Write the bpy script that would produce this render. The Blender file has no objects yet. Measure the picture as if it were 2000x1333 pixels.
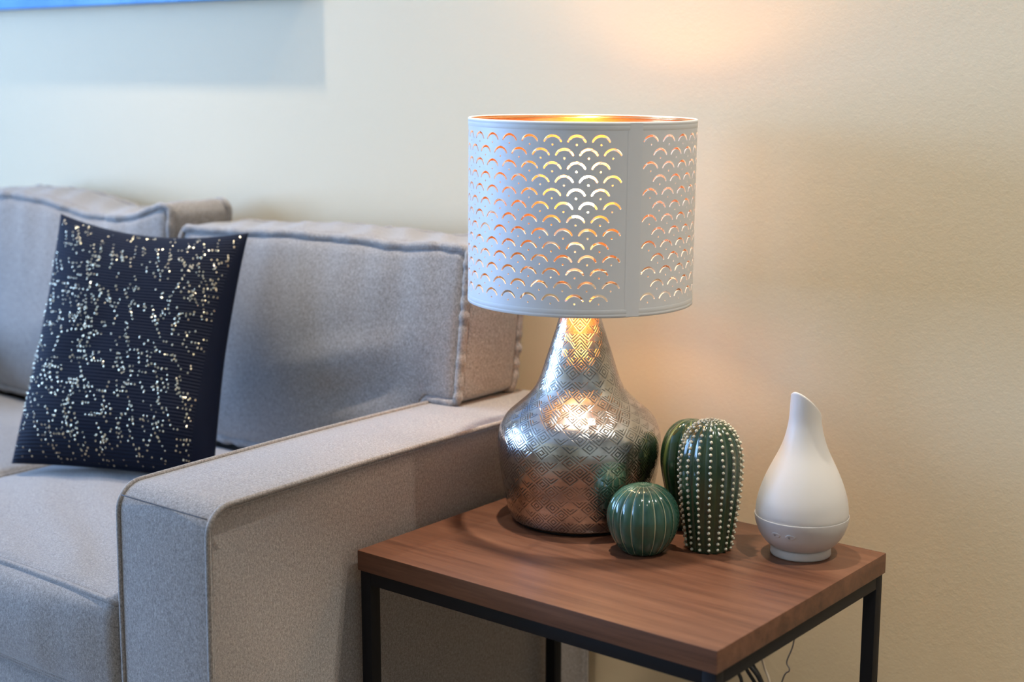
import bpy, bmesh, math, random
from mathutils import Vector, Matrix, noise
from mathutils.geometry import delaunay_2d_cdt

PI = math.pi
SC = bpy.context.scene
COL = SC.collection
random.seed(7)

# ------------------------------------------------------------------ camera
F_PX = 2883.0                       # focal length in pixels of the 2000 px wide frame
PITCH, YAW = math.radians(10.485), math.radians(38.82)
TZ = 0.55                           # height of the table top
CAM = Vector((0.8712, -1.4820, 1.25))
FW = Vector((-math.sin(YAW)*math.cos(PITCH), math.cos(YAW)*math.cos(PITCH), -math.sin(PITCH)))
cam_d = bpy.data.cameras.new('camera'); cam = bpy.data.objects.new('camera', cam_d); COL.objects.link(cam)
cam_d.sensor_width = 36.0; cam_d.lens = F_PX*36.0/2000.0
cam_d.clip_start = 0.05
cam.location = CAM
cam.rotation_euler = (PI/2 - PITCH, 0, YAW)
cam_d.dof.use_dof = True; cam_d.dof.focus_distance = 2.17; cam_d.dof.aperture_fstop = 2.8
SC.camera = cam

# ------------------------------------------------------------------ light of the place
world = bpy.data.worlds.new('world'); SC.world = world; world.use_nodes = True
world.node_tree.nodes['Background'].inputs[0].default_value = (0.55, 0.72, 1.0, 1)
world.node_tree.nodes['Background'].inputs[1].default_value = 0.0
SC.view_settings.view_transform = 'Standard'; SC.view_settings.look = 'None'
SC.view_settings.gamma = 1.0; SC.view_settings.use_curve_mapping = False
SC.view_settings.exposure = 0.0

WALL_Y, ROOM_L, ROOM_R, ROOM_F, CEIL = 0.64, -4.2, 2.7, -4.2, 2.6
WINDOW_W = [165.0, 165.0]
WINDOW_C = (0.31, 0.54, 1.0)                                      # the same sky outside both
WINS = [(-1.75, -0.45, 0.55, 2.25), (-3.55, -2.05, 0.55, 2.25)]     # windows in the left wall: y0, y1, z0, z1
for _w, _e, _n in zip(WINS, WINDOW_W, ('window_left_offscreen', 'window_left_front_offscreen')):
    ld = bpy.data.lights.new(_n, 'AREA'); ld.shape = 'RECTANGLE'
    ld.size = _w[3]-_w[2]; ld.size_y = _w[1]-_w[0]; ld.energy = _e*ld.size*ld.size_y/2.2; ld.color = WINDOW_C
    lo = bpy.data.objects.new(_n, ld); COL.objects.link(lo)
    lo.location = (ROOM_L-0.16, (_w[0]+_w[1])/2, (_w[2]+_w[3])/2)
    lo.rotation_euler = (0, -PI/2, 0)
DOWN_W = [6.2, 7.2, 8.8, 2.6]
DOWN_C = (1.0, 0.94, 0.84)
# over the sofa and over the lamp: the two shadows of the canvas, the ring under the shade; beyond the table: the diffuser's
# second shadow; behind the camera side: the highlight on the front of the lamp body
DOWNLIGHTS = [(-1.73, 0.29), (-0.54, 0.29), (0.65, 0.29), (0.55, -0.85)]
BULB_E = 96.0

# ------------------------------------------------------------------ helpers
def mesh_obj(name, verts, faces, mat=None, parent=None, smooth=True, uvs=None):
    me = bpy.data.meshes.new(name); me.from_pydata([tuple(v) for v in verts], [], faces); me.update()
    if uvs is not None:
        ul = me.uv_layers.new(name='UVMap')
        for i, uv in enumerate(uvs): ul.data[i].uv = uv
    if smooth: me.polygons.foreach_set('use_smooth', [True]*len(me.polygons))
    o = bpy.data.objects.new(name, me); COL.objects.link(o)
    if mat: me.materials.append(mat)
    if parent: o.parent = parent
    return o

def empty(name, loc, label, cat, group=None):
    o = bpy.data.objects.new(name, None); COL.objects.link(o); o.location = loc; o.empty_display_size = .05
    tag(o, label, cat, group); return o

def tag(o, label, cat, group=None):
    o['label'] = label; o['category'] = cat
    if group: o['group'] = group
    return o

def structure(o, label=None, cat=None):
    o['kind'] = 'structure'
    if label: o['label'] = label
    if cat: o['category'] = cat
    return o

class MB:
    def __init__(s): s.v, s.f = [], []
    def add(s, v, f):
        n = len(s.v); s.v += [Vector(p) for p in v]; s.f += [tuple(i+n for i in q) for q in f]; return s
    def box(s, a, b, bev=0.0):
        bm = bmesh.new(); bmesh.ops.create_cube(bm, size=1)
        for v in bm.verts: v.co = Vector(((a[i]+b[i])/2 + v.co[i]*(b[i]-a[i]) for i in range(3)))
        if bev: bmesh.ops.bevel(bm, geom=list(bm.edges), offset=bev, segments=2, affect='EDGES', profile=.6)
        bm.verts.index_update()
        s.add([v.co.copy() for v in bm.verts], [[v.index for v in f.verts] for f in bm.faces]); bm.free(); return s
    def tube(s, pts, r, n=8, closed=False, cap=True):
        pts = [Vector(p) for p in pts]; m = len(pts); rings = []
        rr = r if callable(r) else (lambda t: r)
        up = None; V = []
        for i, p in enumerate(pts):
            if closed: t = pts[(i+1) % m]-pts[i-1]
            else: t = pts[min(i+1, m-1)]-pts[max(i-1, 0)]
            t = t.normalized() if t.length > 1e-9 else Vector((0, 0, 1))
            if up is None:
                up = Vector((0, 0, 1)) if abs(t.z) < .9 else Vector((1, 0, 0))
            up = (up - t*up.dot(t)); up = up.normalized() if up.length > 1e-6 else t.orthogonal().normalized()
            sd = t.cross(up); R = rr(i/(m-1 if m > 1 else 1))
            V += [p + (up*math.cos(2*PI*k/n) + sd*math.sin(2*PI*k/n))*R for k in range(n)]
        Fc = []
        for i in range(m if closed else m-1):
            j = (i+1) % m
            for k in range(n): Fc.append((i*n+k, i*n+(k+1) % n, j*n+(k+1) % n, j*n+k))
        if cap and not closed: Fc += [tuple(range(n))[::-1], tuple((m-1)*n+k for k in range(n))]
        return s.add(V, Fc)
    def build(s, name, mat=None, parent=None, smooth=True): return mesh_obj(name, s.v, s.f, mat, parent, smooth)

def sharp(o, ang=35):
    """smooth shading with hard edges above the angle"""
    me = o.data; bm = bmesh.new(); bm.from_mesh(me)
    bmesh.ops.recalc_face_normals(bm, faces=bm.faces)
    for e in bm.edges:
        if len(e.link_faces) == 2: e.smooth = e.calc_face_angle() < math.radians(ang)
    for f in bm.faces: f.smooth = True
    bm.to_mesh(me); bm.free(); return o

def spline(pts, n):
    """Catmull-Rom through the points"""
    P = [Vector(p) for p in pts]; out = []
    for i in range(len(P)-1):
        a, b, c, d = P[max(i-1, 0)], P[i], P[i+1], P[min(i+2, len(P)-1)]
        for k in range(n):
            t = k/n
            out.append(.5*((2*b) + (c-a)*t + (2*a-5*b+4*c-d)*t*t + (3*b-3*c+d-a)*t**3))
    out.append(P[-1]); return out

def revolve(prof, n, cap_bottom=True, cap_top=True):
    V, Fc = [], []
    for r, z in prof:
        for k in range(n):
            a = 2*PI*k/n; V.append((r*math.cos(a), r*math.sin(a), z))
    for i in range(len(prof)-1):
        for k in range(n): Fc.append((i*n+k, i*n+(k+1) % n, (i+1)*n+(k+1) % n, (i+1)*n+k))
    if cap_bottom: Fc.append(tuple(range(n))[::-1])
    if cap_top: Fc.append(tuple((len(prof)-1)*n+k for k in range(n)))
    return V, Fc

# ------------------------------------------------------------------ materials
class NT:
    """small wrapper for building node trees"""
    def __init__(s, name):
        s.m = bpy.data.materials.new(name); s.m.use_nodes = True
        s.t = s.m.node_tree; s.b = s.t.nodes['Principled BSDF']
    def n(s, typ, **kw):
        nd = s.t.nodes.new(typ)
        for k, v in kw.items(): setattr(nd, k, v)
        return nd
    def link(s, a, b): s.t.links.new(a, b)
    def set(s, **kw):
        for k, v in kw.items():
            k = k.replace('_', ' ')
            i = s.b.inputs[k]
            if hasattr(v, 'is_linked') or isinstance(v, bpy.types.NodeSocket): s.link(v, i)
            else: i.default_value = (*v, 1) if isinstance(v, tuple) and len(v) == 3 and i.type == 'RGBA' else v
        return s
    def math(s, op, a, b=None, c=None):
        nd = s.n('ShaderNodeMath', operation=op)
        for i, x in enumerate((a, b, c)):
            if x is None: continue
            if isinstance(x, (int, float)): nd.inputs[i].default_value = x
            else: s.link(x, nd.inputs[i])
        return nd.outputs[0]
    def coord(s, which='Object', scale=(1, 1, 1)):
        tc = s.n('ShaderNodeTexCoord'); mp = s.n('ShaderNodeMapping'); s.link(tc.outputs[which], mp.inputs[0])
        mp.inputs['Scale'].default_value = scale; return mp.outputs[0]
    def noise(s, vec, scale, detail=2.0, rough=.5, dist=0.0):
        nd = s.n('ShaderNodeTexNoise'); s.link(vec, nd.inputs['Vector'])
        nd.inputs['Scale'].default_value = scale; nd.inputs['Detail'].default_value = detail
        nd.inputs['Roughness'].default_value = rough; nd.inputs['Distortion'].default_value = dist
        return nd.outputs['Fac']
    def ramp(s, fac, stops):
        nd = s.n('ShaderNodeValToRGB'); s.link(fac, nd.inputs[0]); cr = nd.color_ramp
        while len(cr.elements) < len(stops): cr.elements.new(.5)
        for e, (p, c) in zip(cr.elements, stops): e.position = p; e.color = (*c, 1)
        return nd.outputs[0]
    def mix(s, fac, a, b):
        nd = s.n('ShaderNodeMix', data_type='RGBA')
        for x, i in ((fac, 0), (a, 6), (b, 7)):
            if isinstance(x, (int, float)): nd.inputs[i].default_value = x
            elif isinstance(x, tuple): nd.inputs[i].default_value = (*x, 1)
            else: s.link(x, nd.inputs[i])
        return nd.outputs[2]
    def bump(s, h, strength=.3, dist=.001):
        nd = s.n('ShaderNodeBump'); s.link(h, nd.inputs['Height'])
        nd.inputs['Strength'].default_value = strength; nd.inputs['Distance'].default_value = dist
        s.link(nd.outputs[0], s.b.inputs['Normal']); return s

def plain(name, col, rough=.5, metal=0.0, **kw):
    return NT(name).set(Base_Color=col, Roughness=rough, Metallic=metal, **kw).m

def mat_wall(name, col):
    m = NT(name); v = m.coord()
    h = m.noise(v, 140, 3, .6); big = m.noise(v, 1.3, 2)
    m.set(Base_Color=m.ramp(big, [(.3, col), (.7, tuple(c*1.03 for c in col))]), Roughness=.62)
    m.bump(h, .25, .0015); return m.m

def mat_fabric():
    m = NT('grey_melange_fabric'); v = m.coord('Object', (1, 1, .55))
    a = m.noise(v, 760, 2, .7); b = m.noise(v, 330, 2, .6); c = m.noise(m.coord(), 5, 2)
    f = m.math('ADD', m.math('MULTIPLY', a, .62), m.math('MULTIPLY', b, .38))
    col = m.ramp(f, [(.36, (.140, .122, .110)), (.5, (.275, .242, .217)), (.64, (.45, .40, .365))])
    col = m.mix(m.math('MULTIPLY', c, .25), col, (.36, .32, .285))
    m.set(Base_Color=col, Roughness=.92, Sheen_Weight=.35, Sheen_Roughness=.5, Specular_IOR_Level=.15)
    m.bump(f, .5, .0010); return m.m

def mat_wood():
    m = NT('walnut_laminate'); tc = m.coord('Object', (1.1, 16, 16))
    g = m.noise(tc, 3.0, 6, .62, .35); fine = m.noise(m.coord('Object', (5, 190, 190)), 1.6, 3, .6)
    broad = m.noise(m.coord('Object', (1.6, 5, 5)), 1.7, 3)
    f = m.math('ADD', m.math('MULTIPLY', g, .55), m.math('ADD', m.math('MULTIPLY', fine, .22), m.math('MULTIPLY', broad, .25)))
    col = m.ramp(f, [(.36, (.072, .027, .014)), (.5, (.140, .055, .028)), (.66, (.205, .088, .046))])
    m.set(Base_Color=col, Roughness=m.math('MULTIPLY_ADD', fine, .12, .34), Specular_IOR_Level=.42)
    m.bump(fine, .12, .0006); return m.m

def mat_hammered():
    m = NT('embossed_silver_metal')
    uv = m.n('ShaderNodeUVMap').outputs[0]; sp = m.n('ShaderNodeSeparateXYZ'); m.link(uv, sp.inputs[0])
    wob = m.noise(m.coord(), 30, 1)
    U, V = sp.outputs[0], m.math('ADD', sp.outputs[1], m.math('MULTIPLY', wob, .12))
    p = m.math('ADD', U, V); q = m.math('SUBTRACT', U, V)
    fp = m.math('FRACT', p); fq = m.math('FRACT', q)
    ap = m.math('ABSOLUTE', m.math('SUBTRACT', fp, .5)); aq = m.math('ABSOLUTE', m.math('SUBTRACT', fq, .5))
    d = m.math('MAXIMUM', ap, aq)
    cell = m.n('ShaderNodeCombineXYZ'); m.link(m.math('FLOOR', p), cell.inputs[0]); m.link(m.math('FLOOR', q), cell.inputs[1])
    wn = m.n('ShaderNodeTexWhiteNoise', noise_dimensions='2D'); m.link(cell.outputs[0], wn.inputs['Vector'])
    ring = lambda c, w: m.math('SUBTRACT', 1.0, m.math('MINIMUM', m.math('DIVIDE', m.math('ABSOLUTE', m.math('SUBTRACT', d, c)), w), 1.0))
    rings = m.math('MAXIMUM', ring(.385, .075), ring(.165, .075))
    half = m.math('GREATER_THAN', m.math('SUBTRACT', fp, fq), .02)              # nested chevrons
    chev = m.math('GREATER_THAN', wn.outputs[0], .52)
    keep = m.math('SUBTRACT', 1.0, m.math('MULTIPLY', chev, half))
    groove = m.math('MULTIPLY', rings, keep)
    wear = m.noise(m.coord(), 16, 4, .65); wear2 = m.noise(m.coord(), 55, 3, .6)
    groove = m.math('MULTIPLY', groove, m.math('MULTIPLY_ADD', wear2, 1.2, .45))
    base = m.ramp(wear, [(.34, (.40, .375, .35)), (.52, (.66, .64, .61)), (.7, (.74, .72, .69))])
    col = m.mix(m.math('MULTIPLY', m.math('MINIMUM', groove, 1.0), .70), base, (.060, .055, .050))
    m.set(Base_Color=col, Metallic=1.0, Roughness=m.math('MULTIPLY_ADD', wear, -.22, .30))
    h = m.math('ADD', m.math('MULTIPLY', groove, -1.0), m.math('MULTIPLY', wear, .3))
    m.bump(h, .25, .0010); return m.m

def mat_cactus(name, dark, light, line, n, w, soft, rough=.12):
    """glaze of a ribbed cactus: UV.x counts the ribs, pale line on whole numbers"""
    m = NT(name); uv = m.n('ShaderNodeUVMap').outputs[0]; sp = m.n('ShaderNodeSeparateXYZ'); m.link(uv, sp.inputs[0])
    fr = m.math('ABSOLUTE', m.math('SUBTRACT', m.math('FRACT', m.math('ADD', sp.outputs[0], .5)), .5))
    ln = m.math('SUBTRACT', 1.0, m.math('SMOOTH_MIN', m.math('DIVIDE', fr, w), 1.0, soft))
    ln = m.math('MAXIMUM', m.math('MINIMUM', m.math('MULTIPLY', ln, 1.6), 1.0), 0.0)
    mott = m.noise(m.coord('Object', (1, 1, .3)), 60, 3, .6)
    body = m.ramp(mott, [(.35, dark), (.65, light)])
    m.set(Base_Color=m.mix(ln, body, line), Roughness=rough, Coat_Weight=.6, Coat_Roughness=.05, Specular_IOR_Level=.55)
    return m.m

def mat_pillow():
    m = NT('navy_ribbed_fabric'); uv = m.n('ShaderNodeUVMap').outputs[0]; sp = m.n('ShaderNodeSeparateXYZ'); m.link(uv, sp.inputs[0])
    rib = m.math('SINE', m.math('MULTIPLY', sp.outputs[1], 2*PI*74))
    ribon = m.math('LESS_THAN', sp.outputs[0], m.math('MULTIPLY_ADD', sp.outputs[1], .055, .925))
    nz = m.noise(m.coord(), 260, 2)
    h = m.math('ADD', m.math('MULTIPLY', m.math('MULTIPLY', rib, ribon), .5), m.math('MULTIPLY', nz, .35))
    col = (.0031, .0056, .0175)
    m.set(Base_Color=col, Roughness=.7, Sheen_Weight=.01, Sheen_Roughness=.4, Specular_IOR_Level=.16)
    m.bump(h, .6, .002); return m.m

M = {}
M['wall'] = mat_wall('cream_wall_paint', (.75, .60, .385))
M['ceiling'] = mat_wall('white_ceiling_paint', (.80, .79, .77))
M['trim'] = plain('white_trim_paint', (.78, .77, .74), .4)
M['fabric'] = mat_fabric()
M['welt'] = M['fabric']
M['thread'] = plain('dark_seam_thread', (.10, .10, .11), .9)
M['wood'] = mat_wood()
M['black_metal'] = plain('black_powder_coat', (.006, .006, .008), .5, Specular_IOR_Level=.22)
M['silver'] = mat_hammered()
M['black_foot'] = plain('black_felt_foot', (.006, .006, .006), .9)
M['brass'] = plain('brass_fitting', (.65, .48, .26), .3, 1.0)
M['shade_white'] = plain('white_lacquered_shade', (.77, .76, .75), .45)
M['shade_hem'] = plain('white_hem_tape', (.74, .73, .71), .5)
M['copper'] = plain('copper_foil_lining', (.93, .56, .27), .22, 1.0)
M['navy'] = mat_pillow()
M['sequin'] = plain('gold_sequin', (.95, .80, .55), .22, 1.0)
M['white_plastic'] = NT('white_satin_plastic').set(Base_Color=(.68, .63, .575), Roughness=.45, Subsurface_Weight=.15, Subsurface_Radius=(.02, .015, .012), Subsurface_Scale=.3).m
M['white_gloss'] = plain('white_base_plastic', (.59, .55, .51), .36)
M['icon'] = plain('grey_icon_print', (.22, .22, .22), .6)
M['ball'] = mat_cactus('teal_green_glaze', (.018, .068, .042), (.036, .108, .068), (.50, .49, .30), 18, .045, .0)
M['tall'] = mat_cactus('dark_green_glaze', (.012, .036, .014), (.026, .058, .026), (.030, .060, .022), 16, .10, .0, .16)
M['back'] = mat_cactus('mid_green_glaze', (.010, .034, .012), (.022, .055, .020), (.125, .165, .045), 6, .11, .0)
M['bump'] = plain('cream_glaze', (.62, .57, .42), .3)
M['canvas'] = NT('blue_canvas_print').m
_c = NT('blue_painted_canvas'); _f = _c.noise(_c.coord(), 3.2, 4, .6)
_c.set(Base_Color=_c.ramp(_f, [(.35, (.05, .24, .62)), (.65, (.16, .42, .80))]), Roughness=.6); M['canvas'] = _c.m
_fl = NT('pale_oak_floor'); _g = _fl.noise(_fl.coord('Object', (1.5, 14, 1)), 3, 5, .6)
_fl.set(Base_Color=_fl.ramp(_g, [(.35, (.22, .15, .09)), (.65, (.36, .26, .17))]), Roughness=.4); M['floor'] = _fl.m
M['cable_black'] = plain('black_cable_rubber', (.010, .010, .010), .45)
M['cable_white'] = plain('cream_cable_rubber', (.62, .52, .40), .5)
M['cable_grey'] = plain('grey_thin_wire', (.16, .14, .13), .5)
_e = NT('warm_bulb_glass'); _e.set(Base_Color=(1, .8, .5), Emission_Color=(1.0, .58, .24), Emission_Strength=BULB_E); M['bulb'] = _e.m
M['lens'] = plain('frosted_downlight_lens', (.85, .85, .84), .6)
# thin window pane: mostly clear with a little gloss
_p = bpy.data.materials.new('clear_window_pane'); _p.use_nodes = True; _t = _p.node_tree
_t.nodes.remove(_t.nodes['Principled BSDF']); _a = _t.nodes.new('ShaderNodeBsdfTransparent'); _b = _t.nodes.new('ShaderNodeBsdfGlossy')
_b.inputs['Roughness'].default_value = .02; _x = _t.nodes.new('ShaderNodeMixShader'); _x.inputs[0].default_value = .05
_t.links.new(_a.outputs[0], _x.inputs[1]); _t.links.new(_b.outputs[0], _x.inputs[2]); _t.links.new(_x.outputs[0], _t.nodes['Material Output'].inputs[0])
M['pane'] = _p

# ------------------------------------------------------------------ the room
def build_room():
    T = .12
    o = MB().box((ROOM_L-T, ROOM_F-T, -T), (ROOM_R+T, WALL_Y+T, 0)).build('floor', M['floor'], smooth=False); structure(o)
    o = MB().box((ROOM_L-T, ROOM_F-T, CEIL), (ROOM_R+T, WALL_Y+T, CEIL+T)).build('ceiling', M['ceiling'], smooth=False); structure(o)
    o = MB().box((ROOM_L-T, WALL_Y, 0), (ROOM_R+T, WALL_Y+T, CEIL)).build('wall_back', M['wall'], smooth=False); structure(o)
    o = MB().box((ROOM_R, ROOM_F, 0), (ROOM_R+T, WALL_Y, CEIL)).build('wall_right', M['wall'], smooth=False); structure(o)
    o = MB().box((ROOM_L-T, ROOM_F-T, 0), (ROOM_R+T, ROOM_F, CEIL)).build('wall_front', M['wall'], smooth=False); structure(o)
    w = MB(); ys = [ROOM_F] + [v for q in sorted(WINS) for v in q[:2]] + [WALL_Y]; z0, z1 = WINS[0][2:]
    for k in range(0, len(ys), 2): w.box((ROOM_L-T, ys[k], 0), (ROOM_L, ys[k+1], CEIL))
    for q in WINS: w.box((ROOM_L-T, q[0], 0), (ROOM_L, q[1], z0)); w.box((ROOM_L-T, q[0], z1), (ROOM_L, q[1], CEIL))
    structure(w.build('wall_left', M['wall'], smooth=False))
    for k, (y0, y1, z0, z1) in enumerate(WINS):
        fr = MB(); t = .05; x0, x1 = ROOM_L-.09, ROOM_L-.03
        fr.box((x0, y0, z0), (x1, y0+t, z1)); fr.box((x0, y1-t, z0), (x1, y1, z1))
        fr.box((x0, y0+t, z0), (x1, y1-t, z0+t)); fr.box((x0, y0+t, z1-t), (x1, y1-t, z1))
        ym = (y0+y1)/2; fr.box((x0, ym-t/2, z0+t), (x1, ym+t/2, z1-t))
        wo = fr.build('window_%d' % (k+1), M['trim'], smooth=False); structure(wo)
        for a, b in ((y0+t, ym-t/2), (ym+t/2, y1-t)):
            MB().box((ROOM_L-.064, a, z0+t), (ROOM_L-.058, b, z1-t)).build('pane', M['pane'], wo, False)
    b = MB().box((ROOM_L, WALL_Y-.014, 0), (ROOM_R, WALL_Y, .10), .003).build('baseboard_back', M['trim'], smooth=False); structure(b)
    over = ('over the navy pillow end of the sofa', 'straight above the lit table lamp', 'beyond the side table near the wall', 'over the open floor clear of the table')
    keys = ('downlight_sofa_offscreen', 'downlight_lamp_offscreen', 'downlight_wall_offscreen', 'downlight_room_offscreen')
    for (x, y), watt, where, key in zip(DOWNLIGHTS, DOWN_W, over, keys):
        e = empty('ceiling_downlight', (x, y, CEIL), 'round recessed ceiling downlight '+where, 'downlight', 'downlights in the ceiling')
        V, Fc = revolve([(.036, 0), (.038, -.004), (.050, -.005), (.053, -.002), (.053, 0)], 32, False, False)
        mesh_obj('trim_ring', V, Fc, M['trim'], e)
        V, Fc = revolve([(.0, -.0015), (.036, -.0015)], 32, False, False); mesh_obj('lens', V, Fc, M['lens'], e)
        l = bpy.data.lights.new(key, 'AREA'); l.shape = 'DISK'; l.size = .06; l.spread = math.radians(80); l.energy = watt; l.color = DOWN_C
        lo = bpy.data.objects.new(key, l); COL.objects.link(lo); lo.parent = e; lo.location = (0, 0, -.008)
build_room()

# ------------------------------------------------------------------ wall canvas
cv = empty('wall_canvas', (-1.99, WALL_Y, 1.39), 'blue painted canvas hanging on the wall above the sofa', 'painting')
o = MB().box((-.63, -.047, 0), (.617, -.002, .80), .003).build('canvas', M['canvas'], cv); sharp(o)
MB().box((-.61, -.0475, .02), (.597, -.0468, .78)).build('painted_front', M['canvas'], cv, False)

# ------------------------------------------------------------------ soft shapes
def sgn(x): return -1 if x < 0 else 1

def soft_map(c, h, r, puff, warp=None):
    """cube coordinates (-1..1)^3 on the surface -> rounded, puffed box"""
    c, h = Vector(c), Vector(h)
    def fn(u):
        p = Vector((u[0]*h[0], u[1]*h[1], u[2]*h[2]))
        core = Vector(tuple(max(-h[i]+r, min(h[i]-r, p[i])) for i in range(3)))
        d = p-core
        q = core + (d.normalized()*r if d.length > 1e-9 else d)
        nx, ny, nz = [max(0, 1-abs(a)**2.2) for a in u]
        q.x += sgn(u[0])*puff[0]*ny*nz*(abs(u[0])**4)
        q.y += sgn(u[1])*puff[1]*nx*nz*(abs(u[1])**4)
        q.z += sgn(u[2])*puff[2]*nx*ny*(abs(u[2])**4)
        q = q + c
        return warp(q, u) if warp else q
    return fn

def soft_box(fn, n):
    """grid over the six faces of the cube, welded"""
    bm = bmesh.new(); seen = {}
    def vert(i, j, k):
        key = (i, j, k)
        if key not in seen:
            # finer steps close to the edges
            f = lambda a, m: math.copysign(abs(2*a/m-1)**.72, 2*a/m-1)
            seen[key] = bm.verts.new(fn((f(i, n[0]), f(j, n[1]), f(k, n[2]))))
        return seen[key]
    def face(*ks):
        try: bm.faces.new([vert(*k) for k in ks])
        except ValueError: pass
    for i in range(n[0]):
        for j in range(n[1]):
            face((i, j, 0), (i, j+1, 0), (i+1, j+1, 0), (i+1, j, 0)); face((i, j, n[2]), (i+1, j, n[2]), (i+1, j+1, n[2]), (i, j+1, n[2]))
    for i in range(n[0]):
        for k in range(n[2]):
            face((i, 0, k), (i+1, 0, k), (i+1, 0, k+1), (i, 0, k+1)); face((i, n[1], k), (i, n[1], k+1), (i+1, n[1], k+1), (i+1, n[1], k))
    for j in range(n[1]):
        for k in range(n[2]):
            face((0, j, k), (0, j, k+1), (0, j+1, k+1), (0, j+1, k)); face((n[0], j, k), (n[0], j+1, k), (n[0], j+1, k+1), (n[0], j, k+1))
    bm.verts.index_update()
    V = [v.co.copy() for v in bm.verts]; Fc = [[v.index for v in f.verts] for f in bm.faces]; bm.free()
    return V, Fc

def nz3(x, y, z): return noise.noise(Vector((x, y, z)))

# ------------------------------------------------------------------ the sofa
AX0, AX1, AY0, AY1, AZ = -0.823, -0.627, -0.266, 0.600, 0.672     # right arm
SX0 = -2.46                                                         # far (left) end of the sofa
def arm_profile(inset, ztop=AZ):
    """closed YZ outline of an arm, counter-clockwise, shrunk by inset"""
    y0, y1, z0, z1 = AY0+inset, AY1-inset, .07+inset, ztop-inset
    pts = []; rf, rb = max(.040-inset, .008), max(.03-inset, .008)
    for k in range(9):
        a = PI - k/8*PI/2; pts.append((y0+rf+rf*math.cos(a), z1-rf+rf*math.sin(a)))
    for k in range(1, 24): pts.append((y0+rf+(y1-rb-y0-rf)*k/24, z1 + .004*math.sin(PI*k/24)))
    for k in range(7):
        a = PI/2 - k/6*PI/2; pts.append((y1-rb+rb*math.cos(a), z1-rb+rb*math.sin(a)))
    for k in range(1, 10): pts.append((y1, z1-rb+(z0-z1+rb)*k/10))
    for k in range(0, 11): pts.append((y1+(y0-y1)*k/10, z0))
    for k in range(1, 18): pts.append((y0 - .004*math.sin(PI*k/18), z0+(z1-rf-z0)*k/18))
    return pts

def arm_mesh(x0, x1):
    secs = [(x0+.004, .010), (x0, .006), (x0+.002, .0015), (x0+.008, 0)]
    secs += [(x0+.008+(x1-x0-.016)*k/8, -.003*math.sin(PI*k/8)) for k in range(1, 8)]
    secs += [(x1-.008, 0), (x1-.002, .0015), (x1, .006), (x1-.004, .010)]
    V, Fc = [], []; n = len(arm_profile(0))
    for x, ins in secs: V += [(x, y, z) for y, z in arm_profile(ins)]
    for i in range(len(secs)-1):
        for k in range(n): Fc.append((i*n+k, i*n+(k+1) % n, (i+1)*n+(k+1) % n, (i+1)*n+k))
    Fc += [tuple(range(n)), tuple((len(secs)-1)*n+k for k in range(n))[::-1]]
    return V, Fc

def build_sofa():
    s = empty('sofa', (-1.54, .17, 0), 'grey melange fabric sofa with flat piped arms against the wall', 'sofa')
    off = -Vector(s.location)
    sh = lambda V: [Vector(v)+off for v in V]
    for x0, x1, lab in ((AX0, AX1, 1), (SX0, SX0+AX1-AX0, 0)):
        V, Fc = arm_mesh(x0, x1); a = mesh_obj('arm', sh(V), Fc, M['fabric'], s); sharp(a, 60)
        for x in (x0+.0015, x1-.0015):
            path = [(x, y, z) for y, z in arm_profile(.0005)]
            p = MB().tube([Vector(q)+off for q in path], .0042, 8, closed=True).build('piping', M['welt'], a)
        # seam where the front strip is sewn to the top strip
        ys, zs = arm_profile(-.0005)[3]
        MB().tube([Vector((x0+.006+(x1-x0-.012)*k/12, ys-.0028, zs+.0028))+off for k in range(13)], .0011, 6).build('seam', M['thread'], a)
        for y in (AY0+.07, AY1-.07):
            MB().box(Vector(((x0+x1)/2-.03, y-.03, 0))+off, Vector(((x0+x1)/2+.03, y+.03, .075))+off, .004).build('foot', M['black_foot'], s)
    fn = soft_map(((SX0+AX1)/2, .165, .20), ((AX0-SX0-(AX1-AX0))/2 - .001, .43, .13), .02, (0, .004, 0))
    # seat rail between the arms
    mid = (AX0+SX0+AX1-AX0)/2; half = (AX0-(SX0+AX1-AX0))/2-.001
    fn = soft_map((mid, .165, .205), (half, .425, .125), .018, (0, .006, 0))
    V, Fc = soft_box(fn, (40, 12, 12)); r = mesh_obj('seat_rail', sh(V), Fc, M['fabric'], s)
    MB().tube([Vector(fn((-1+2*k/40, -1, 1)))+off+Vector((0, -.001, .001)) for k in range(41)], .004, 8).build('piping', M['welt'], r)
    fn = soft_map((mid, .590, .36), (half, .025, .29), .015, (0, .0, 0))
    V, Fc = soft_box(fn, (30, 4, 12)); mesh_obj('back_frame', sh(V), Fc, M['fabric'], s)
build_sofa()

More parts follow.
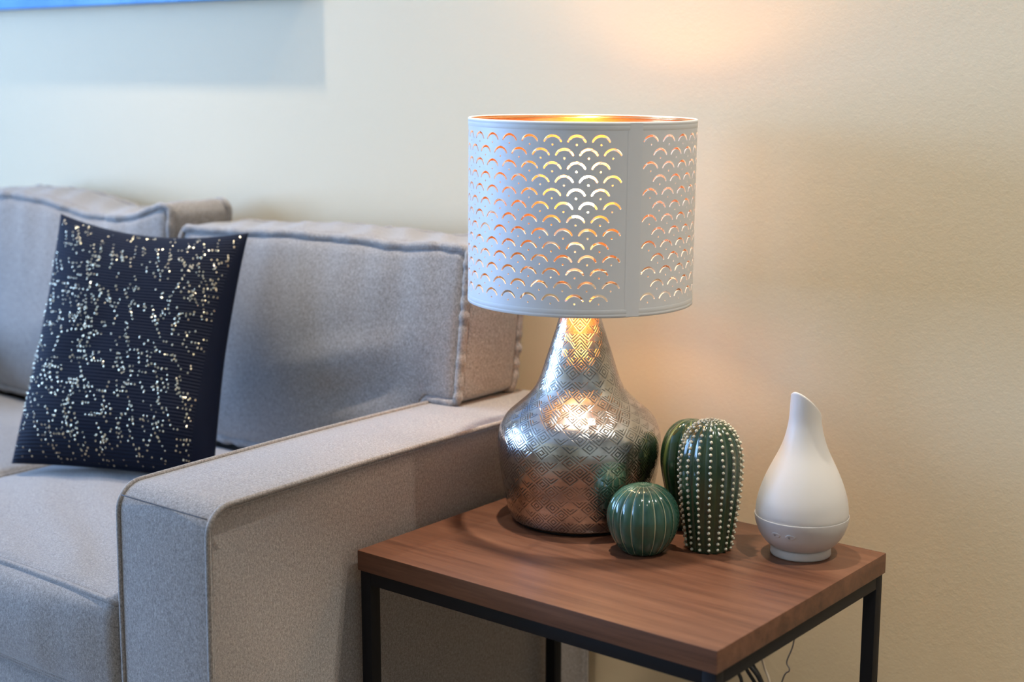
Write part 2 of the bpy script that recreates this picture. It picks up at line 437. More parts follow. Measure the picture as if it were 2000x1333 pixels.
def seat_cushion(x0, x1, seed, label):
    cx, hx = (x0+x1)/2, (x1-x0)/2-.002
    e = empty('seat_cushion', (cx, .06, .335), label, 'cushion', 'seat cushions of the sofa')
    def warp(q, u):
        if u[2] > .2:
            q.z += .0035*nz3(q.x*5+seed, q.y*2.5, 1.3)*max(0, 1-abs(u[0])**6)
            # soft creases fanning from the back right to the front left
            t = q.x*.55 + q.y*.95
            q.z += .0036*math.sin(t*64+seed+2.2*nz3(q.x*3, q.y*3, seed))*max(0, 1-abs(u[0])**8)*max(0, 1-abs(u[1])**8)*(.5+.5*nz3(q.x*2.5, q.y*2.5, seed+4))
        if u[1] < -.9: q.y += .0025*nz3(q.x*14, q.z*3, seed)
        return q
    fn = soft_map((cx, .060, .4185), (hx, .335, .0835), .024, (.002, .034, .022), warp)
    V, Fc = soft_box(fn, (64, 60, 14)); off = -Vector(e.location)
    c = mesh_obj('cover', [v+off for v in V], Fc, M['fabric'], e)
    for w in (1, -1):
        pts = []
        for k in range(40): pts.append((-1+2*k/40, -1, w))
        for k in range(36): pts.append((1, -1+2*k/36, w))
        for k in range(40): pts.append((1-2*k/40, 1, w))
        for k in range(36): pts.append((-1, 1-2*k/36, w))
        P = [fn(p) + Vector((p[0]*.0015 if abs(p[0]) == 1 else 0, p[1]*.001 if abs(p[1]) == 1 else 0, w*.001)) + off for p in pts]
        MB().tube(P, .0045, 8, closed=True).build('piping', M['welt'], c)
    return e
seat_cushion(-1.541, AX0-.001, 1.0, 'grey seat cushion beside the sofa arm under the navy pillow')
seat_cushion(-2.262, -1.543, 5.0, 'grey seat cushion on the far side of the navy pillow')

def back_cushion(x0, x1, z1, seed, label, notch, ears):
    cx, hx = (x0+x1)/2, (x1-x0)/2; z0 = .517; zc, hz = (z0+z1)/2, (z1-z0)/2
    e = empty('back_cushion', (cx, .47, z0), label, 'cushion', 'back cushions of the sofa')
    def warp(q, u):
        t = (q.z-z0)/(z1-z0)
        q.y += .035*(t-.25)                                             # leans back
        if notch:                                                        # rides up over the arm
            k = max(0, min(1, (q.x-(-.900))/.075)); k = k*k*(3-2*k)
            q.z = z1 - (z1-q.z)*(1-k*(.162/(z1-z0)))
            q.z -= .022*(1-t)*0 + .014*max(0, (cx-q.x)/hx)*t
        if ears:                                                         # sagging top between raised corners
            q.z += t*t*(-.034*math.exp(-((q.x-(x1-.24))/.16)**2) + .012*math.exp(-((q.x-(x1-.03))/.05)**2) - .0*hx)
        wr = max(0, 1-abs(u[0])**6)
        if u[1] < -.5:
            q.y += .010*nz3(q.x*4+seed, q.z*4, .7)*wr
            q.y -= .007*math.exp(-((q.z-(z0+.19+.25*(q.x-cx)))/.03)**2)*math.exp(-((q.x-(cx+.13))/.13)**2)
            q.y += .012*math.exp(-((q.z-(z0+.135+.15*(q.x-cx)))/.03)**2)*math.exp(-((q.x-(cx+.15))/.10)**2)
            q.y += .0025*math.sin(q.x*62+3*nz3(q.x*3, q.z*3, seed))*max(0, t-.5)*2*wr
        if u[2] > .8:
            q.z += .0035*math.sin(q.x*70+q.y*60+seed)*wr*max(0, 1-abs(u[1])**2) + .006*nz3(q.x*7, 2, seed)
        return q
    fn = soft_map((cx, .472, zc), (hx, .082, hz), .028, (.006, .038, .008), warp)
    V, Fc = soft_box(fn, (70, 18, 48)); off = -Vector(e.location)
    c = mesh_obj('cover', [v+off for v in V], Fc, M['fabric'], e)
    for w in (-1, 1):
        pts = []
        N = 90
        for k in range(N): pts.append((-1+2*k/N, w, -1))
        for k in range(60): pts.append((1, w, -1+2*k/60))
        for k in range(N): pts.append((1-2*k/N, w, 1))
        for k in range(60): pts.append((-1, w, 1-2*k/60))
        P = []
        for i, p in enumerate(pts):
            b = fn(p); n_ = Vector((p[0] if abs(p[0]) == 1 else 0, p[1]*.8, p[2] if abs(p[2]) == 1 else 0)).normalized()
            P.append(b + n_*(.004+.0022*nz3(i*.22, seed, w*3)) + Vector((0, 0, .002*nz3(i*.5, seed+2, w))) + off)
        m = len(P)
        MB().tube(P, lambda t, s_=seed+w:   .0078+.0026*nz3(t*m*.35, s_, 2), 10, closed=True).build('welt', M['welt'], c)
    return e
back_cushion(-1.522, -.748, .948, 2.0, 'grey back cushion with flanged seams resting over the sofa arm', True, False)
back_cushion(-2.262, -1.546, .972, 9.0, 'grey back cushion behind the navy pillow with a peaked corner', False, True)

# ------------------------------------------------------------------ navy sequin pillow
def build_pillow():
    BL, BR = Vector((-1.526, .010, .524)), Vector((-1.130, .160, .526))
    TL, TR = Vector((-1.598, .195, .972)), Vector((-1.212, .332, .950))
    c = (BL+BR)/2
    e = empty('throw_pillow', c, 'navy ribbed throw pillow dotted with small gold sequins', 'pillow')
    nrm = (BR-BL).cross(TL-BL).normalized()                      # towards the room
    N = 56
    def surf(u, v, side):
        P = BL*(1-u)*(1-v) + BR*u*(1-v) + TL*(1-u)*v + TR*u*v
        a, b = 2*u-1, 2*v-1
        # concave edges between pointed corners
        P += (BR-BL)*(-a*.035*(1-b*b)) + (TL-BL)*(-b*(.055 if b > 0 else .012)*(1-a*a))
        th = ((1-a**4)*(1-b**4))**.62
        th2 = .062*th*(1-.15*b)
        th2 += .004*nz3(u*5, v*5, 2+side)*th
        return P + nrm*(side*th2 + .002)
    V, Fc, UV = [], [], []
    idx = {}
    for s_ in (1, -1):
        for i in range(N+1):
            for j in range(N+1):
                edge = i in (0, N) or j in (0, N)
                if s_ == -1 and edge: idx[(s_, i, j)] = idx[(1, i, j)]; continue
                idx[(s_, i, j)] = len(V); f = lambda k: .5-.5*math.cos(PI*k/N)
                V.append(surf(f(i), f(j), s_)-c)
    g = lambda k: .5-.5*math.cos(PI*k/N)
    for s_ in (1, -1):
        for i in range(N):
            for j in range(N):
                q = [(i, j), (i+1, j), (i+1, j+1), (i, j+1)]
                if s_ == -1: q = q[::-1]
                Fc.append(tuple(idx[(s_, *k)] for k in q))
                UV += [((g(k[0]) if s_ == 1 else .95), g(k[1])) for k in q]
    cover = mesh_obj('cover', V, Fc, M['navy'], e, uvs=UV)
    # sequins: small metal discs sewn on in loose strings
    rnd = random.Random(3); mb = MB(); n = 0; tries = 0
    while n < 1400 and tries < 20000:
        tries += 1
        v = rnd.uniform(.015, .985); u = rnd.uniform(.015, .92+.055*v)
        if noise.noise(Vector((u*9, v*9, 4.0))) + .35*noise.noise(Vector((u*24, v*24, 1.0))) < rnd.uniform(-.95, .15): continue
        run = rnd.choice((1, 1, 2, 2, 3, 4)); dx, dy = rnd.choice(((.016, 0), (.006, -.018), (.010, -.016), (-.006, -.018)))
        for k in range(run):
            uu, vv = u+dx*k+rnd.uniform(-.003, .003), v+dy*k
            if not (.01 < uu < .92+.055*vv and .01 < vv < .99): break
            P = surf(uu, vv, 1); du = (surf(uu+.004, vv, 1)-P).normalized(); dv = (surf(uu, vv+.004, 1)-P).normalized()
            nn = du.cross(dv).normalized(); R = rnd.uniform(.0011, .0020)
            tl = Vector((rnd.gauss(0, .17), rnd.gauss(0, .17), 0)); nn2 = (nn + du*tl.x + dv*tl.y).normalized()
            du2 = (du - nn2*du.dot(nn2)).normalized(); dv2 = nn2.cross(du2)
            ctr = P + nn*.0014 - c
            ring = [ctr + (du2*math.cos(2*PI*t/7)*.8+dv2*math.sin(2*PI*t/7)*1.15)*R for t in range(7)]
            mb.add(ring + [ctr+nn2*.0005, ctr-nn2*.0006], [(t, (t+1) % 7, 7) for t in range(7)] + [((t+1) % 7, t, 8) for t in range(7)])
            n += 1
    o = mb.build('sequins', M['sequin'], e, smooth=False); o['kind'] = 'stuff'; o['label'] = 'gold metallic sequins'
build_pillow()

# ------------------------------------------------------------------ side table
TW, TD, TT = .6143, .4768, .0305
def build_table():
    t = empty('side_table', (-TW/2, TD/2, 0), 'walnut topped side table on a square black metal frame', 'table')
    hx, hy = TW/2, TD/2
    o = MB().box((-hx, -hy, TZ-TT), (hx, hy, TZ), .0012).build('table_top', M['wood'], t); sharp(o)
    i, w = .003, .020; zt = TZ-TT
    for sx in (-1, 1):
        for sy in (-1, 1):
            x0, y0 = sx*(hx-i), sy*(hy-i)
            o = MB().box((min(x0, x0-sx*w), min(y0, y0-sy*w), 0), (max(x0, x0-sx*w), max(y0, y0-sy*w), zt), .0012).build('leg', M['black_metal'], t); sharp(o)
    for zz in (zt-w, .0):
        for sy in (-1, 1):
            y0 = sy*(hy-i)
            o = MB().box((-hx+i+w, min(y0, y0-sy*w), zz), (hx-i-w, max(y0, y0-sy*w), zz+w), .0010).build('rail', M['black_metal'], t); sharp(o)
        for sx in (-1, 1):
            x0 = sx*(hx-i)
            o = MB().box((min(x0, x0-sx*w), -hy+i+w, zz), (max(x0, x0-sx*w), hy-i-w, zz+w), .0010).build('rail', M['black_metal'], t); sharp(o)
build_table()

# ------------------------------------------------------------------ table lamp
LX, LY = -0.457, 0.337
TO_CAM = math.atan2(CAM.y-LY, CAM.x-LX)
def build_lamp():
    L = empty('table_lamp', (LX, LY, TZ), 'embossed silver table lamp with pierced white drum shade, switched on', 'lamp')
    # ---- body
    keys = [(.1035, .004), (.1085, .008), (.1115, .016), (.1165, .040), (.1205, .062), (.1245, .086), (.1268, .105), (.1278, .122), (.1268, .138), (.1225, .153), (.1130, .168),
            (.0965, .183), (.0800, .198), (.0685, .213), (.0610, .230), (.0530, .255), (.0450, .280), (.0372, .305), (.0300, .330), (.0265, .345), (.0240, .352), (.012, .354)]
    prof = [(p.x, p.y) for p in spline([(r, z, 0) for r, z in keys], 5)]
    n = 144; V, Fc = revolve(prof, n, True, True); UV = []
    s = [0]
    for i in range(1, len(prof)): s.append(s[-1]+math.hypot(prof[i][0]-prof[i-1][0], prof[i][1]-prof[i-1][1]))
    for i in range(len(prof)-1):
        rm = (prof[i][0]+prof[i+1][0])/2; N = 27 if rm > .098 else 20 if rm > .066 else 14 if rm > .042 else 10
        for k in range(n):
            UV += [(k/n*N, s[i]/.0245), ((k+1)/n*N, s[i]/.0245), ((k+1)/n*N, s[i+1]/.0245), (k/n*N, s[i+1]/.0245)]
    UV += [(0, 0)]*(2*n)
    body = mesh_obj('lamp_body', V, Fc, M['silver'], L, uvs=UV)
    V, Fc = revolve([(.099, 0), (.1015, .001), (.1015, .005), (.09, .005)], 96); mesh_obj('foot', V, Fc, M['black_foot'], L)
    # ---- fittings
    V, Fc = revolve([(.012, .350), (.012, .372), (.019, .374), (.020, .378), (.020, .430), (.018, .434), (.016, .436)], 32); mesh_obj('socket', V, Fc, M['trim'], L)
    kb = [(.0120, .432), (.0120, .446), (.0120, .460), (.0124, .474)]
    V, Fc = revolve([(p.x, p.y) for p in spline([(r, z, 0) for r, z in kb], 3)], 24); mesh_obj('bulb_neck', V, Fc, M['trim'], L)
    kb = [(.0124, .4742), (.0165, .481), (.0195, .494), (.0200, .510), (.0180, .528), (.0130, .544), (.006, .5535), (.001, .555)]
    V, Fc = revolve([(p.x, p.y) for p in spline([(r, z, 0) for r, z in kb], 3)], 20); mesh_obj('bulb', V, Fc, M['bulb'], L)
    # ---- shade
    R, Z0, Z1, TH = .1722, .3490, .6255, .0020
    tilt = bpy.data.objects.new('shade', None)
    circ = 2*PI*R; strip = .025; a = (circ-strip)/30.5; pitch = .0188; rows = 13
    m0 = (Z1-Z0-rows*pitch)/2
    # one flat cell with an arched slot and a round hole
    def arch():
        pts = []; rc, yc, half, hw = .0134, .0026, math.radians(66), .0016
        for k in range(11):
            t = -half+2*half*k/10; w = hw*(1-.22*(t/half)**2); pts.append(((rc+w)*math.sin(t), yc+(rc+w)*math.cos(t)))
        te = half; e = (rc*math.sin(te), yc+rc*math.cos(te)); w = hw*.78
        for k in range(1, 4):
            b = k/4*PI; pts.append((e[0]+w*(math.sin(te)*math.cos(b)+math.cos(te)*math.sin(b)), e[1]+w*(math.cos(te)*math.cos(b)-math.sin(te)*math.sin(b))))
        for k in range(11):
            t = half-2*half*k/10; w = hw*(1-.22*(t/half)**2); pts.append(((rc-w)*math.sin(t), yc+(rc-w)*math.cos(t)))
        e = (-e[0], e[1]); w = hw*.78
        for k in range(1, 4):
            b = k/4*PI; pts.append((e[0]+w*(math.sin(te)*math.cos(b)-math.cos(te)*math.sin(b)), e[1]+w*(-math.cos(te)*math.cos(b)-math.sin(te)*math.sin(b))))
        return [(x+a/2, y) for x, y in pts]
    dot = [(a/2+.0014*math.cos(2*PI*k/8), .0033+.0014*math.sin(2*PI*k/8)) for k in range(8)]
    holes = [arch(), dot]
    border = [(a*k/8, 0) for k in range(8)] + [(a, 0), (a, pitch/2)] + [(a-a*k/8, pitch) for k in range(8)] + [(0, pitch), (0, pitch/2)]
    pts, edges = [], []
    for loop in [border]+holes:
        b = len(pts); pts += [Vector(p) for p in loop]; edges += [(b+k, b+(k+1) % len(loop)) for k in range(len(loop))]
    rv, re, rf, _, _, _ = delaunay_2d_cdt(pts, edges, [], 0, 1e-7)
    def inside(p, poly):
        c = False
        for i in range(len(poly)):
            (x1, y1), (x2, y2) = poly[i-1], poly[i]
            if (y1 > p[1]) != (y2 > p[1]) and p[0] < (x2-x1)*(p[1]-y1)/(y2-y1)+x1: c = not c
        return c
    tris = []
    for f in rf:
        cx_ = sum((rv[i] for i in f), Vector((0, 0)))/3
        ar = abs((rv[f[1]]-rv[f[0]]).cross(rv[f[2]]-rv[f[0]]))
        if ar > 1e-12 and not any(inside(cx_, h) for h in holes): tris.append(tuple(f))
    FV, FF, HL = [], [], []                                   # flat shade: vertices, faces, hole loops
    def flat(vs, fs):
        b = len(FV); FV.extend(vs); FF.extend(tuple(b+i for i in f) for f in fs); return b
    def quadstrip(x0, x1, y0, y1, k):
        vs = [(x0+(x1-x0)*i/k, y) for y in (y0, y1) for i in range(k+1)]
        flat(vs, [(i, i+1, k+2+i, k+1+i) for i in range(k)])
    for r in range(rows):
        y0 = m0+r*pitch; o_ = 0 if r % 2 == 0 else a/2
        for cidx in range(30):
            x0 = o_+cidx*a
            b = flat([(x0+v[0], y0+v[1]) for v in rv], tris)
            HL += [[(x0+p[0], y0+p[1]) for p in h] for h in holes]
        if o_: quadstrip(0, a/2, y0, y0+pitch, 4); xe = 30.5*a
        else: xe = 30*a; quadstrip(xe, 30.5*a, y0, y0+pitch, 4)
        quadstrip(30.5*a, circ, y0, y0+pitch, 8)
    quadstrip(0, 30.5*a, 0, m0, 244); quadstrip(30.5*a, circ, 0, m0, 8)
    quadstrip(0, 30.5*a, Z1-Z0-m0, Z1-Z0, 244); quadstrip(30.5*a, circ, Z1-Z0-m0, Z1-Z0, 8)
    # the plain overlap ends about 29 degrees to the right of the line to the camera
    A0 = TO_CAM + math.radians(28.8)
    def wrap(p, r): t = A0 + p[0]/R; return (r*math.cos(t), r*math.sin(t), Z0+p[1])
    def weld(o, dist=1e-5):
        bm = bmesh.new(); bm.from_mesh(o.data); bmesh.ops.remove_doubles(bm, verts=bm.verts, dist=dist); bm.to_mesh(o.data); bm.free()
        o.data.polygons.foreach_set('use_smooth', [True]*len(o.data.polygons))
    SV = [wrap(p, R) for p in FV]; SF = list(FF)
    for h in HL:
        b = len(SV); k = len(h); SV += [wrap(p, R) for p in h]+[wrap(p, R-TH) for p in h]
        SF += [(b+i, b+k+i, b+k+(i+1) % k, b+(i+1) % k) for i in range(k)]
    shade = mesh_obj('shade', SV, SF, M['shade_white'], L)
    bm = bmesh.new(); bm.from_mesh(shade.data)
    bmesh.ops.remove_doubles(bm, verts=bm.verts, dist=1e-5)
    for e_ in bm.edges:
        if len(e_.link_faces) == 2: e_.smooth = e_.calc_face_angle(0) < math.radians(40)
    bm.to_mesh(shade.data); bm.free()
    shade.data.polygons.foreach_set('use_smooth', [True]*len(shade.data.polygons))
    lin = mesh_obj('foil_lining', [wrap(p, R-TH) for p in FV], [f[::-1] for f in FF], M['copper'], shade); weld(lin)
    lin['label'] = 'shiny copper foil lining'
    for zc, d in ((Z0, 1), (Z1, -1)):                          # folded hem tapes, top and bottom
        V, Fc = revolve([(R-.0022, zc+d*.0006), (R-.0018, zc-d*.0003), (R-.0008, zc-d*.0008), (R+.0003, zc-d*.0004), (R+.0005, zc+d*.0038), (R+.0002, zc+d*.0042), (R+.0004, zc+d*.0046), (R+.0004, zc+d*.0105), (R+.0001, zc+d*.0112)], 160, False, False)
        mesh_obj('hem_tape', V, Fc, M['shade_hem'], shade)
        ring = [( (R-.0038)*math.cos(2*PI*k/96), (R-.0038)*math.sin(2*PI*k/96), zc+d*.004) for k in range(96)]
        MB().tube(ring, .0018, 6, closed=True).build('wire_ring', M['copper'], shade)
    # overlapping edge of the rolled sheet
    V, Fc = [], []; k = 10; w0, w1 = 30.5*a+.004, circ+.0015
    for i in range(k+1):
        x = w0+(w1-w0)*i/k
        V += [wrap((x, .0005), R+.0002+.0013*i/k), wrap((x, Z1-Z0-.0005), R+.0002+.0013*i/k)]
    b = len(V); V += [wrap((w1, .0005), R), wrap((w1, Z1-Z0-.0005), R)]
    Fc = [(2*i, 2*i+2, 2*i+3, 2*i+1) for i in range(k)] + [(2*k, b, b+1, 2*k+1)]
    o = mesh_obj('overlap_strip', V, Fc, M['shade_white'], shade); sharp(o)
    # spider that carries the shade on the socket
    sp = MB(); zc = .392
    sp.tube([(.021*math.cos(2*PI*k/32), .021*math.sin(2*PI*k/32), zc) for k in range(32)], .0022, 6, closed=True)
    for k in range(3):
        t = TO_CAM+PI+.5+2*PI*k/3
        sp.tube([(.022*math.cos(t), .022*math.sin(t), zc), (.12*math.cos(t), .12*math.sin(t), zc), (.155*math.cos(t), .155*math.sin(t), zc-.012), ((R-.004)*math.cos(t), (R-.004)*math.sin(t), Z0+.006)], .0014, 6)
    sp.build('spider', M['trim'], shade)
    bpy.data.objects.remove(tilt)
    # the shade hangs very slightly out of level
    ax = Vector((math.cos(TO_CAM), math.sin(TO_CAM), 0)); c = Vector((0, 0, (Z0+Z1)/2))
    Mx = Matrix.Translation(c) @ Matrix.Rotation(math.radians(-.5), 4, ax) @ Matrix.Translation(-c)
    shade.matrix_local = Mx
build_lamp()

# ------------------------------------------------------------------ ceramic cacti
def ribbed(name, prof, ribs, depth, mat, parent, phase=0.0, per=12, expo=.7, fade=True):
    """surface of revolution with rounded lobes; UV.x = rib number (whole numbers in the valleys)"""
    n = ribs*per; V, Fc, UV = [], [], []; rmax = max(r for r, z in prof)
    for r, z in prof:
        for k in range(n):
            t = 2*PI*k/n; lobe = abs(math.sin(t*ribs/2))**expo
            rr = r*(1-depth*(1-lobe))
            V.append((rr*math.cos(t+phase), rr*math.sin(t+phase), z))
    for i in range(len(prof)-1):
        for k in range(n):
            Fc.append((i*n+k, i*n+(k+1) % n, (i+1)*n+(k+1) % n, (i+1)*n+k))
            UV += [(k/per, i), ((k+1)/per, i), ((k+1)/per, i+1), (k/per, i+1)]
    Fc += [tuple(range(n))[::-1], tuple((len(prof)-1)*n+k for k in range(n))]
    UV += [(.5, 0)]*(2*n)
    return mesh_obj(name, V, Fc, mat, parent, uvs=UV)

def sp2(keys, n): return [(max(p.x, 1e-4), p.y) for p in spline([(r, z, 0) for r, z in keys], n)]

def build_cacti():
    # round one
    bx, by = -.285, .262
    e = empty('ceramic_cactus', (bx, by, TZ), 'round teal green ceramic cactus with thin cream rib lines', 'ornament')
    tc = math.atan2(CAM.y-by, CAM.x-bx)
    H = .1035
    prof = sp2([(.024, 0), (.031, .002), (.0395, .012), (.0480, .026), (.0525, .042), (.0533, .056), (.0505, .070), (.0430, .084), (.0300, .095), (.0150, .1005), (.006, .1005), (.001, .0995)], 5)
    ribbed('body', prof, 18, .055, M['ball'], e, tc, 12, .6)
    # tall studded one
    tx, ty = -.217, .336
    e = empty('ceramic_cactus', (tx, ty, TZ), 'tall dark green ceramic cactus studded with rows of cream dots', 'ornament')
    tc = math.atan2(CAM.y-ty, CAM.x-tx)
    keys = [(.031, 0), (.0335, .002), (.0360, .020), (.0395, .045), (.0430, .075), (.0455, .105), (.0462, .128), (.0445, .148), (.0395, .166), (.0310, .180), (.0200, .1895), (.0100, .1935), (.001, .1945)]
    prof = sp2(keys, 5); ribs = 16
    ribbed('body', prof, ribs, .045, M['tall'], e, tc+PI/ribs, 12, .8)
    # studs sit on the crests of the ribs
    L = [0]
    for i in range(1, len(prof)): L.append(L[-1]+math.hypot(prof[i][0]-prof[i-1][0], prof[i][1]-prof[i-1][1]))
    def at(s):
        for i in range(1, len(prof)):
            if L[i] >= s:
                t = (s-L[i-1])/(L[i]-L[i-1]); a, b = prof[i-1], prof[i]
                d = Vector((b[0]-a[0], b[1]-a[1])).normalized()
                return a[0]+(b[0]-a[0])*t, a[1]+(b[1]-a[1])*t, (d[1], -d[0])
        return prof[-1][0], prof[-1][1], (0, 1)
    rnd = random.Random(5); mb = MB(); bm = bmesh.new(); bmesh.ops.create_icosphere(bm, subdivisions=1, radius=1)
    bm.verts.index_update(); SV = [v.co.copy() for v in bm.verts]; SF = [[v.index for v in f.verts] for f in bm.faces]; bm.free()
    for j in range(ribs):
        th = tc + 2*PI*j/ribs; s = .006 + rnd.uniform(0, .003)
        while s < L[-1]-.003:
            r, z, nn = at(s)
            R = (.0027 if r > .02 else .0027*max(.55, r/.02))*rnd.uniform(.92, 1.08)
            jit = rnd.uniform(-.02, .02)
            c = Vector((r*math.cos(th+jit), r*math.sin(th+jit), z)); nv = Vector((nn[0]*math.cos(th), nn[0]*math.sin(th), nn[1]))
            c += nv*R*.25
            mb.add([c+v*R for v in SV], SF)
            s += (.0092 if r > .02 else .0055)*rnd.uniform(.95, 1.05)
    o = mb.build('studs', M['bump'], e); o['kind'] = 'stuff'; o['label'] = 'raised cream dots'
    # smooth lobed one behind
    kx, ky = -.291, .401
    e = empty('ceramic_cactus', (kx, ky, TZ), 'smooth glossy green lobed ceramic cactus behind the studded one', 'ornament')
    tc = math.atan2(CAM.y-ky, CAM.x-kx)
    keys = [(.027, 0), (.030, .003), (.0335, .025), (.0390, .050), (.0450, .078), (.0485, .100), (.0480, .120), (.0435, .140), (.0340, .157), (.0200, .1685), (.007, .1715), (.001, .1705)]
    V = ribbed('body', sp2(keys, 5), 7, .20, M['back'], e, tc-.52, 20, .75)
    me = V.data; ul = me.uv_layers[0]
    for d in ul.data: d.uv = (d.uv[0]+.5, d.uv[1])              # pale glaze on the crests here
build_cacti()

# ------------------------------------------------------------------ aroma diffuser
def build_diffuser():
    dx, dy = -.098, .397
    e = empty('aroma_diffuser', (dx, dy, TZ), 'white teardrop aroma diffuser with slanted spout and two buttons', 'diffuser')
    tc = math.atan2(CAM.y-dy, CAM.x-dx)
    ZS = .0600
    V, Fc = revolve([(.0405, 0), (.0432, .0008), (.0440, .003), (.0436, .011), (.0425, .013), (.038, .0135)], 72); mesh_obj('foot', V, Fc, M['white_plastic'], e)
    keys = [(.036, .012), (.0440, .0145), (.0525, .0215), (.0600, .032), (.0645, .0425), (.0672, .052), (.0682, ZS), (.0672, ZS+.0006), (.0662, ZS-.001)]
    base = mesh_obj('base_bowl', *revolve(sp2(keys, 4), 96, True, True), M['white_gloss'], e)
    prof = sp2([(.0655, ZS-.002), (.0668, ZS+.004), (.0662, ZS+.014), (.0640, ZS+.027), (.0592, ZS+.043), (.0525, ZS+.060), (.0445, ZS+.077), (.0362, ZS+.094), (.0300, ZS+.110), (.0258, ZS+.126), (.0232, ZS+.142), (.0222, ZS+.162), (.0214, ZS+.180)], 5)
    n = 96; V, Fc = [], []
    # the spout is cut on a slant, lowest to the right and rear
    A = tc+math.radians(138)
    ztop = prof[-1][1]; NP = len(prof)
    def cut(t, r): return ztop-.018 - r*math.cos(t-A)*1.0
    for i, (r, z) in enumerate(prof):
        for k in range(n):
            t = 2*PI*k/n; zz = z; zc = cut(t, r)
            z0 = ZS+.100
            if z > z0: zz = z0 + (z-z0)/(ztop-z0)*(cut(t, .0215)-z0)
            # radius at the real height
            for q in range(1, NP):
                if prof[q][1] >= zz: break
            a, b = prof[q-1], prof[q]; f = (zz-a[1])/(b[1]-a[1]) if b[1] != a[1] else 0
            rr = a[0]+(b[0]-a[0])*max(0, min(1, f))
            V.append((rr*math.cos(t), rr*math.sin(t), zz))
    for rin, dz in ((.0012, .0008), (.0026, .0002), (.0032, -.006), (.0030, -.04)):          # rolled lip and inside of the spout
        for k in range(n):
            t = 2*PI*k/n; p = Vector(V[(NP-1)*n+k]); rr = math.hypot(p.x, p.y)-rin
            V.append((rr*math.cos(t), rr*math.sin(t), p.z+dz))
    for i in range(NP+3):
        for k in range(n): Fc.append((i*n+k, i*n+(k+1) % n, (i+1)*n+(k+1) % n, (i+1)*n+k))
    Fc.append(tuple(range(n))[::-1])
    mesh_obj('mist_cover', V, Fc, M['white_plastic'], e)
    # buttons on the bowl
    def rad(z):
        pr = sp2(keys, 4)
        for i in range(1, len(pr)):
            if pr[i][1] >= z: a, b = pr[i-1], pr[i]; return a[0]+(b[0]-a[0])*(z-a[1])/(b[1]-a[1]), (b[0]-a[0])/(b[1]-a[1])
        return .068, 0
    zb = .0425; rb, sl = rad(zb)
    for kk, ang in enumerate((-33, -13.5)):
        t = tc+math.radians(ang)
        nv = Vector((math.cos(t), math.sin(t), -sl)).normalized(); sd = Vector((-math.sin(t), math.cos(t), 0)); up = nv.cross(sd)
        c = Vector((rb*math.cos(t), rb*math.sin(t), zb))
        V, Fc = [], []; q = 28
        for f, h in ((1.0, -.0012), (1.0, .0002), (.92, .0008), (.7, .0006), (.02, .0004)):
            for k in range(q):
                a = 2*PI*k/q; V.append(c + sd*(.0072*f*math.cos(a)) + up*(.0040*f*math.sin(a)) + nv*(h - .0072**2*math.cos(a)**2*f*f/(2*rb)))
        for i in range(4):
            for k in range(q): Fc.append((i*q+k, i*q+(k+1) % q, (i+1)*q+(k+1) % q, (i+1)*q+k))
        b = mesh_obj('button', V, Fc, M['white_gloss'], e)
        ic = MB(); o_ = c + nv*.0010 - sd*.0014
        if kk == 0:                                              # small lamp mark with rays
            for k in range(5):
                a = PI*k/4; d = sd*math.cos(a)+up*math.sin(a)
                ic.tube([o_+d*.0012, o_+d*.0021], .00022, 5)
            ic.tube([o_+(sd*math.cos(2*PI*k/10)+up*math.sin(2*PI*k/10))*.0007-up*.0003 for k in range(10)], .00025, 5, closed=True)
        else:                                                    # small drop over waves
            ic.tube([o_+(sd*math.cos(2*PI*k/10)*.0011+up*(math.sin(2*PI*k/10)*.0011+.0006)) for k in range(10)], .00025, 5, closed=True)
            ic.tube([o_+sd*(-.0018+.0036*k/8)+up*(-.0014+.0004*math.sin(k*1.6)) for k in range(9)], .00025, 5)
        ic.build('icon', M['icon'], b)
build_diffuser()

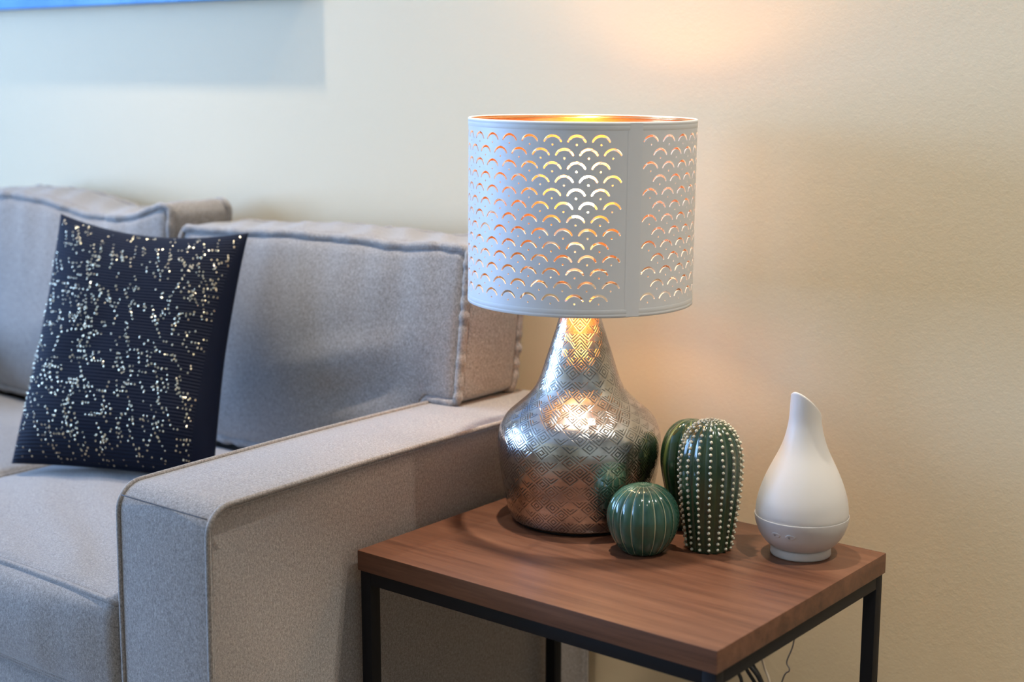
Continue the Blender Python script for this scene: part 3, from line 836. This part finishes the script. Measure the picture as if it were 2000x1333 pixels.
# ------------------------------------------------------------------ cables behind the table
def cable(name, pts, r, mat, label, n=10):
    P = spline(pts, n); c = P[0].copy()
    o = MB().tube([p-c for p in P], r, 8).build(name, mat); o.location = c; tag(o, label, 'cable'); return o

Zf = .0045
cable('power_cord', [(LX+.01, .452, TZ+.004), (LX+.03, .468, TZ+.0045), (LX+.05, .484, TZ+.003), (LX+.07, .492, TZ-.03), (-.36, .53, .40), (-.305, .558, .305), (-.272, .56, .268), (-.236, .562, .215), (-.20, .57, .10), (-.18, .56, Zf+.01), (-.10, .55, Zf), (.12, .57, Zf)],
      .0032, M['cable_black'], 'black lamp cord hanging in a slant behind the side table')
cable('power_cord', [(-.43, .487, .500), (-.37, .52, .43), (-.30, .537, .322), (-.262, .540, .292), (-.228, .543, .242), (-.21, .54, .10), (-.23, .54, Zf), (-.05, .53, Zf)],
      .0036, M['cable_black'], 'thick black cord drooping under the rear rail of the table')
cable('power_cord', [(-.29, .487, .505), (-.275, .53, .40), (-.262, .552, .296), (-.244, .556, .262), (-.222, .552, .215), (-.24, .55, .09), (-.30, .55, Zf), (-.42, .54, Zf)],
      .0030, M['cable_black'], 'black cord dropping steeply among the other cords behind the table')
cable('power_cord', [(-.36, .487, .505), (-.325, .53, .37), (-.300, .572, .262), (-.288, .576, .226), (-.28, .58, .12), (-.30, .585, Zf), (-.36, .59, Zf)],
      .0030, M['cable_black'], 'single black cord hanging apart from the slanted bunch')
cable('power_cord', [(-.255, .487, .505), (-.250, .53, .38), (-.255, .585, .274), (-.243, .588, .238), (-.225, .59, .12), (-.20, .60, Zf), (.0, .61, Zf)],
      .0021, M['cable_white'], 'thin cream cord hanging beside the black cords')
cable('thin_wire', [(-.115, .449, TZ+.008), (-.125, .468, TZ+.004), (-.135, .486, TZ+.001), (-.155, .505, .50), (-.180, .545, .40), (-.188, .56, .338), (-.199, .56, .302), (-.194, .56, .288), (-.207, .56, .262), (-.23, .56, .12), (-.22, .58, .0016), (-.12, .60, .0016)],
      .0013, M['cable_grey'], 'thin grey diffuser wire hanging in front of the wall')
